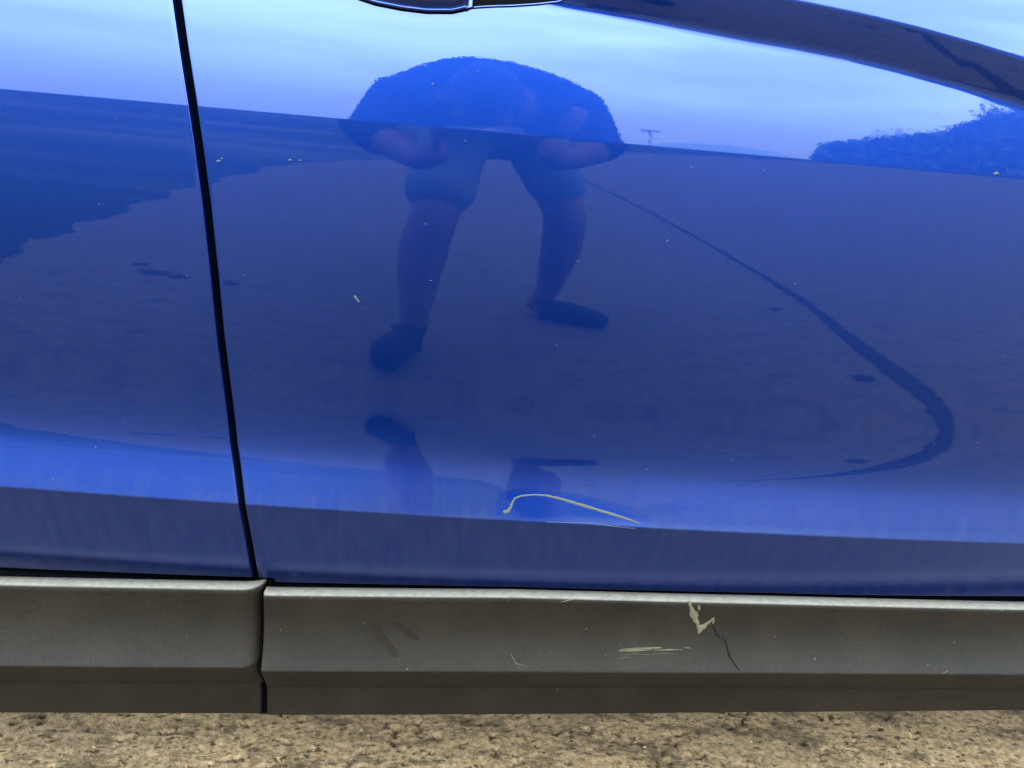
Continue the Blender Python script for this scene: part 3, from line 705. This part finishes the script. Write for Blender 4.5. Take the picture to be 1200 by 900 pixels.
B = {
 'pelvis': ((.11, -1.45, .82), (.14, .11)), 'waist': ((.10, -1.32, .90), (.17, .13)), 'chest': ((.075, -1.12, 1.005), (.135, .15)), 'collar': ((.07, -1.04, .99), (.12, .12)), 'neck': ((.065, -1.02, 1.00), .055), 'skull': ((.06, -.985, 1.0), .06),
 'hipl': ((.02, -1.42, .79), .095), 'kneel': ((-.035, -1.03, .52), .062), 'calfl': ((-.064, -1.06, .36), .068), 'anklel': ((-.078, -1.06, .11), .040), 'heell': ((-.075, -1.075, .045), .034), 'balll': ((-.135, -.95, .038), .044), 'toel': ((-.155, -.89, .030), .034),
 'hipr': ((.205, -1.47, .79), .095), 'kneer': ((.315, -1.22, .51), .064), 'calfr': ((.325, -1.28, .36), .066), 'ankler': ((.32, -1.385, .12), .042), 'heelr': ((.275, -1.40, .045), .036), 'ballr': ((.43, -1.335, .034), .040), 'toer': ((.515, -1.30, .022), .019),
 'shl': ((-.125, -1.09, .955), .075), 'ell': ((-.215, -1.03, .775), .050), 'wrl': ((-.075, -.86, .765), .030), 'pall': ((-.045, -.815, .780), (.040, .020)),
 'shr': ((.29, -1.10, .955), .075), 'elr': ((.375, -1.04, .775), .050), 'wrr': ((.215, -.87, .755), .030), 'palr': ((.185, -.825, .772), (.040, .020)),
}
E_ = [('pelvis', 'waist'), ('waist', 'chest'), ('chest', 'collar'), ('collar', 'neck'), ('neck', 'skull'), ('pelvis', 'hipl'), ('hipl', 'kneel'), ('kneel', 'calfl'), ('calfl', 'anklel'), ('anklel', 'heell'), ('heell', 'balll'), ('balll', 'toel'),
      ('pelvis', 'hipr'), ('hipr', 'kneer'), ('kneer', 'calfr'), ('calfr', 'ankler'), ('ankler', 'heelr'), ('heelr', 'ballr'), ('ballr', 'toer'), ('chest', 'shl'), ('shl', 'ell'), ('ell', 'wrl'), ('wrl', 'pall'), ('chest', 'shr'), ('shr', 'elr'), ('elr', 'wrr'), ('wrr', 'palr')]
roots = {'pelvis'}
# fingers: each a short chain rooted in the palm, closed on the phone's ends and back
PC = CAM+rt*.060-up*.020-fw*.012          # centre of the phone
def loc(a, b, c): return tuple(PC+rt*a+up*b+fw*c)     # phone axes: along, up, away towards the car
hw = .0775
def fingers(side, s):
    spec = [(.026, .0085, .060), (.006, .009, .066), (-.014, .0085, .062), (-.032, .0075, .050)]
    if s < 0: spec = [(-.006, .0085, .020), (-.022, .009, .040), (-.038, .0085, .044), (-.052, .0075, .036)]   # below the lens
    for f, (b, r, ln) in enumerate(spec):
        ks = [f'{side}{f}{k}' for k in range(4)]
        pts = [loc(s*(hw+.026), b-.045-.006*f, -.010), loc(s*(hw+.018), b-.012, .010), loc(s*(hw-.004), b-.006, .016), loc(s*(hw-ln*.45), b-.004, .013)]
        for k, p, rr in zip(ks, pts, (r, r, r*.95, r*.8)): B[k] = (p, rr)
        E_.extend(zip(ks, ks[1:])); roots.add(ks[0])
    ks = [f'{side}t{k}' for k in range(4)]
    pts = [loc(s*(hw+.020), -.075, -.020), loc(s*(hw+.012), -.040, -.028), loc(s*(hw-.012), -.022, -.024), loc(s*(hw-.030), -.010, -.018)]
    for k, p, rr in zip(ks, pts, (.013, .0115, .0105, .009)): B[k] = (p, rr)
    E_.extend(zip(ks, ks[1:])); roots.add(ks[0])
B['pall'] = (loc(-hw-.006, -.098, -.010), (.042, .022)); B['palr'] = (loc(hw+.042, -.092, -.010), (.042, .022))
B['wrl'] = (loc(-hw-.055, -.165, -.05), .032); B['wrr'] = (loc(hw+.085, -.160, -.05), .032)
fingers('l', -1); fingers('r', 1)
skin('body', B, E_, roots, SKIN, PER, 2)
def sub(keys, grow, repl={}):
    d = {}
    for k in keys:
        p, r = repl.get(k, B.get(k)); r = r if isinstance(r, tuple) else (r, r); d[k] = (p, (r[0]+grow, r[1]+grow))
    return d
def lerp(a, b, f): return tuple(a[i]+(b[i]-a[i])*f for i in range(3))
sh = sub(['pelvis', 'waist', 'chest', 'collar', 'shl', 'shr'], .034)
for q in 'lr':
    sh['el'+q] = (B['el'+q][0], .076); sh['sl'+q] = (lerp(B['el'+q][0], B['wr'+q][0], .55), .050)
skin('shirt', sh, [('pelvis', 'waist'), ('waist', 'chest'), ('chest', 'collar'), ('chest', 'shl'), ('shl', 'ell'), ('ell', 'sll'), ('chest', 'shr'), ('shr', 'elr'), ('elr', 'slr')], {'pelvis'}, SHIRT, PER, 3, 26)
st = sub(['pelvis', 'hipl', 'hipr'], .025)
st['kl'] = ((-.035, -1.02, .545), .096); st['kr'] = ((.312, -1.20, .545), .100)
st['ml'] = (lerp(B['hipl'][0], st['kl'][0], .5), .095); st['mr'] = (lerp(B['hipr'][0], st['kr'][0], .5), .095)
skin('shorts', st, [('pelvis', 'hipl'), ('hipl', 'ml'), ('ml', 'kl'), ('pelvis', 'hipr'), ('hipr', 'mr'), ('mr', 'kr')], {'pelvis'}, SHORTS, PER)
for s in 'lr':
    k = ['ankle'+s, 'heel'+s, 'ball'+s, 'toe'+s]; q = sub(k, .011)
    q['ankle'+s] = ((B['ankle'+s][0][0], B['ankle'+s][0][1], .095), .044)
    skin('shoe', q, list(zip(k, k[1:])), {k[1]}, SHOE, PER)
# head bowed over the phone
def head():
    hc = Vector((.062, -.955, .965)); Rm = Matrix.Rotation(R(-74), 4, 'X')        # face (+Y) turned down to the phone
    T = Matrix.Translation(hc) @ Rm
    bm = bmesh.new(); bmesh.ops.create_uvsphere(bm, u_segments=40, v_segments=28, radius=1)
    for v in bm.verts:
        x, y, z = v.co
        X_, Y_, Z_ = x*.076, y*.096, z*.118
        if z < 0: X_ *= 1+.28*z*abs(z); Y_ *= 1+.10*z
        if y > 0:
            Y_ += .020*math.exp(-((x/.16)**2+((z+.12)/.2)**2))          # nose
            Y_ -= .010*(math.exp(-(((x-.36)/.2)**2+((z-.04)/.16)**2))+math.exp(-(((x+.36)/.2)**2+((z-.04)/.16)**2)))
            Y_ += .006*math.exp(-((x/.3)**2+((z+.45)/.07)**2))+.008*math.exp(-((x/.3)**2+((z+.8)/.15)**2))
        v.co = (X_, Y_, Z_)
    for s in (-1, 1):
        bmesh.ops.create_uvsphere(bm, u_segments=12, v_segments=8, radius=1, matrix=Matrix.Translation((s*.078, -.008, 0)) @ Matrix.Diagonal((.010, .020, .032, 1)))
    for v in bm.verts: v.co = T @ v.co
    h = bmobj('head', bm, SKIN, PER)
    for s in (-1, 1):
        bm = bmesh.new(); bmesh.ops.create_uvsphere(bm, u_segments=14, v_segments=10, radius=.0115, matrix=T @ Matrix.Translation((s*.029, .078, .006))); bmobj('eye', bm, simple('eye', (.5, .48, .45), .2), h)
    bm = bmesh.new(); bmesh.ops.create_uvsphere(bm, u_segments=40, v_segments=24, radius=1)
    for v in bm.verts:
        x, y, z = v.co; k = 1+.05*math.sin(23*x+17*z)*math.cos(19*y)
        v.co = T @ Vector((x*.084*k, y*.100*k-.008, z*.112*k+.016))
    bmesh.ops.delete(bm, geom=[v for v in bm.verts if (T.inverted() @ v.co).y > .045 and (T.inverted() @ v.co).z < .075 or (T.inverted() @ v.co).z < -.05], context='VERTS')
    bmobj('hair', bm, HAIR, h)
head()
# phone held level between both hands, lens towards the car
ph = empty('phone', PC); tag(ph, 'black phone held in both hands of the crouching person', 'phone')
bpy.context.view_layer.update()
PM = Matrix(((rt.x, up.x, -fw.x, PC.x), (rt.y, up.y, -fw.y, PC.y), (rt.z, up.z, -fw.z, PC.z), (0, 0, 0, 1)))
bm = bmesh.new(); box(bm, (-.0775, -.038, -.004), (.0775, .038, .004)); bmesh.ops.bevel(bm, geom=bm.edges[:], offset=.003, segments=3, affect='EDGES')
for v in bm.verts: v.co = PM @ v.co
bmobj('body', bm, simple('black aluminium', (.02, .02, .022), .35), ph)
bm = bmesh.new(); box(bm, (-.069, -.034, .004), (.069, .034, .0044), PM); bmobj('screen', bm, simple('phone glass', (.01, .01, .012), .05), ph, False)
bm = bmesh.new(); bmesh.ops.create_cone(bm, cap_ends=True, segments=24, radius1=.0055, radius2=.0055, depth=.002, matrix=PM @ Matrix.Translation((-.060, .020, -.005))); bmobj('lens', bm, GLASS, ph)

# ------------------------------------------------------------------ far things mirrored in the door
LEAF = simple('leaves', (.045, .07, .03), .8); LEAFD = simple('dark leaves', (.03, .05, .025), .8); BARK = simple('bark', (.09, .07, .05), .9)
def tree(x, y, h, wd, label, mat):
    t_ = empty('tree', (x, y, 0)); tag(t_, label, 'tree', 'trees beyond the concrete lot')
    bm = bmesh.new(); tube(bm, [(x, y, 0), (x+.05, y, h*.3), (x+.1, y+.05, h*.75)], [h*.03, h*.022, h*.008], 8)
    for k in range(6):
        a = k*1.05; tube(bm, [(x+.05, y, h*(.25+.06*k)), (x+math.cos(a)*wd*.6, y+math.sin(a)*wd*.6, h*(.5+.06*k))], [h*.011, h*.003], 6)
    bmobj('trunk', bm, BARK, t_)
    cl = [(rng.normal(0, wd*.42), rng.normal(0, wd*.42), h*rng.uniform(.25, .88), wd*rng.uniform(.22, .42)) for _ in range(26)]
    V, F = [], []
    for cx, cy, cz, r in cl:
        for _ in range(110):
            d = rng.normal(size=3); d /= np.linalg.norm(d); p = np.array([x+cx, y+cy, cz])+d*r*rng.uniform(.3, .95)
            a = rng.normal(size=3); a /= np.linalg.norm(a); b = np.cross(a, d); b /= np.linalg.norm(b)+1e-6; s = h*.022
            n = len(V); V += [p-a*s, p+b*s*.5, p+a*s, p-b*s*.5]; F.append((n, n+1, n+2, n+3))
    pyobj('crown', V, F, mat, t_, False)
def polar(az, d): return d*math.sin(R(az)), -d*math.cos(R(az))
for az, d, h, wd, lb, mt in ((31, 40, 3.6, 2.0, 'lowest bushy tree at the near end of the tree row', LEAF), (34.5, 39, 4.2, 2.2, 'low round tree second along the tree row', LEAFD), (38, 36, 4.7, 2.4, 'spreading tree in the middle of the tree row', LEAF),
        (42, 32, 5.7, 2.6, 'tall leafy tree fourth along the tree row', LEAFD), (47, 30, 6.6, 2.8, 'tall dark tree near the far end of the tree row', LEAF), (53, 28, 7.4, 3.0, 'tallest widest tree at the far end of the row', LEAFD)):
    tree(*polar(az, d), h, wd, lb, mt)
# low hedge bank under the trees
def hedge():
    V, F = [], []
    for k in range(15000):
        az = rng.uniform(28, 60); d = rng.uniform(26, 29); x, y = polar(az, d); hh = np.interp(az, [28, 28.6, 32.7, 36.6, 40, 60], [1.5, 2.2, 2.7, 3.2, 4.3, 5.6]); z = rng.uniform(0, 1)**.8*hh
        p = np.array([x, y, z]); a = rng.normal(size=3); a /= np.linalg.norm(a); b = np.cross(a, rng.normal(size=3)); b /= np.linalg.norm(b); s = .24
        n = len(V); V += [p-a*s, p+b*s*.6, p+a*s, p-b*s*.6]; F.append((n, n+1, n+2, n+3))
    o = pyobj('hedge', V, F, LEAFD, None, False); tag(o, 'long dense overgrown hedge below the row of trees', 'hedge')
hedge()
lx, ly = polar(15.3, 60)
lp = empty('street_lamp', (lx, ly, 0)); tag(lp, 'lone thin street lamp far across the concrete lot', 'street lamp')
bm = bmesh.new(); tube(bm, [(lx, ly, 0), (lx, ly, 3.9)], [.10, .07], 8); FARGREY = simple('hazed grey metal', (.12, .13, .15), .8); bmobj('pole', bm, FARGREY, lp)  # haze of distance put into the grey
bm = bmesh.new(); box(bm, (lx-.8, ly-.15, 3.75), (lx+.7, ly+.15, 3.95)); bmobj('lamp_head', bm, FARGREY, lp, False)
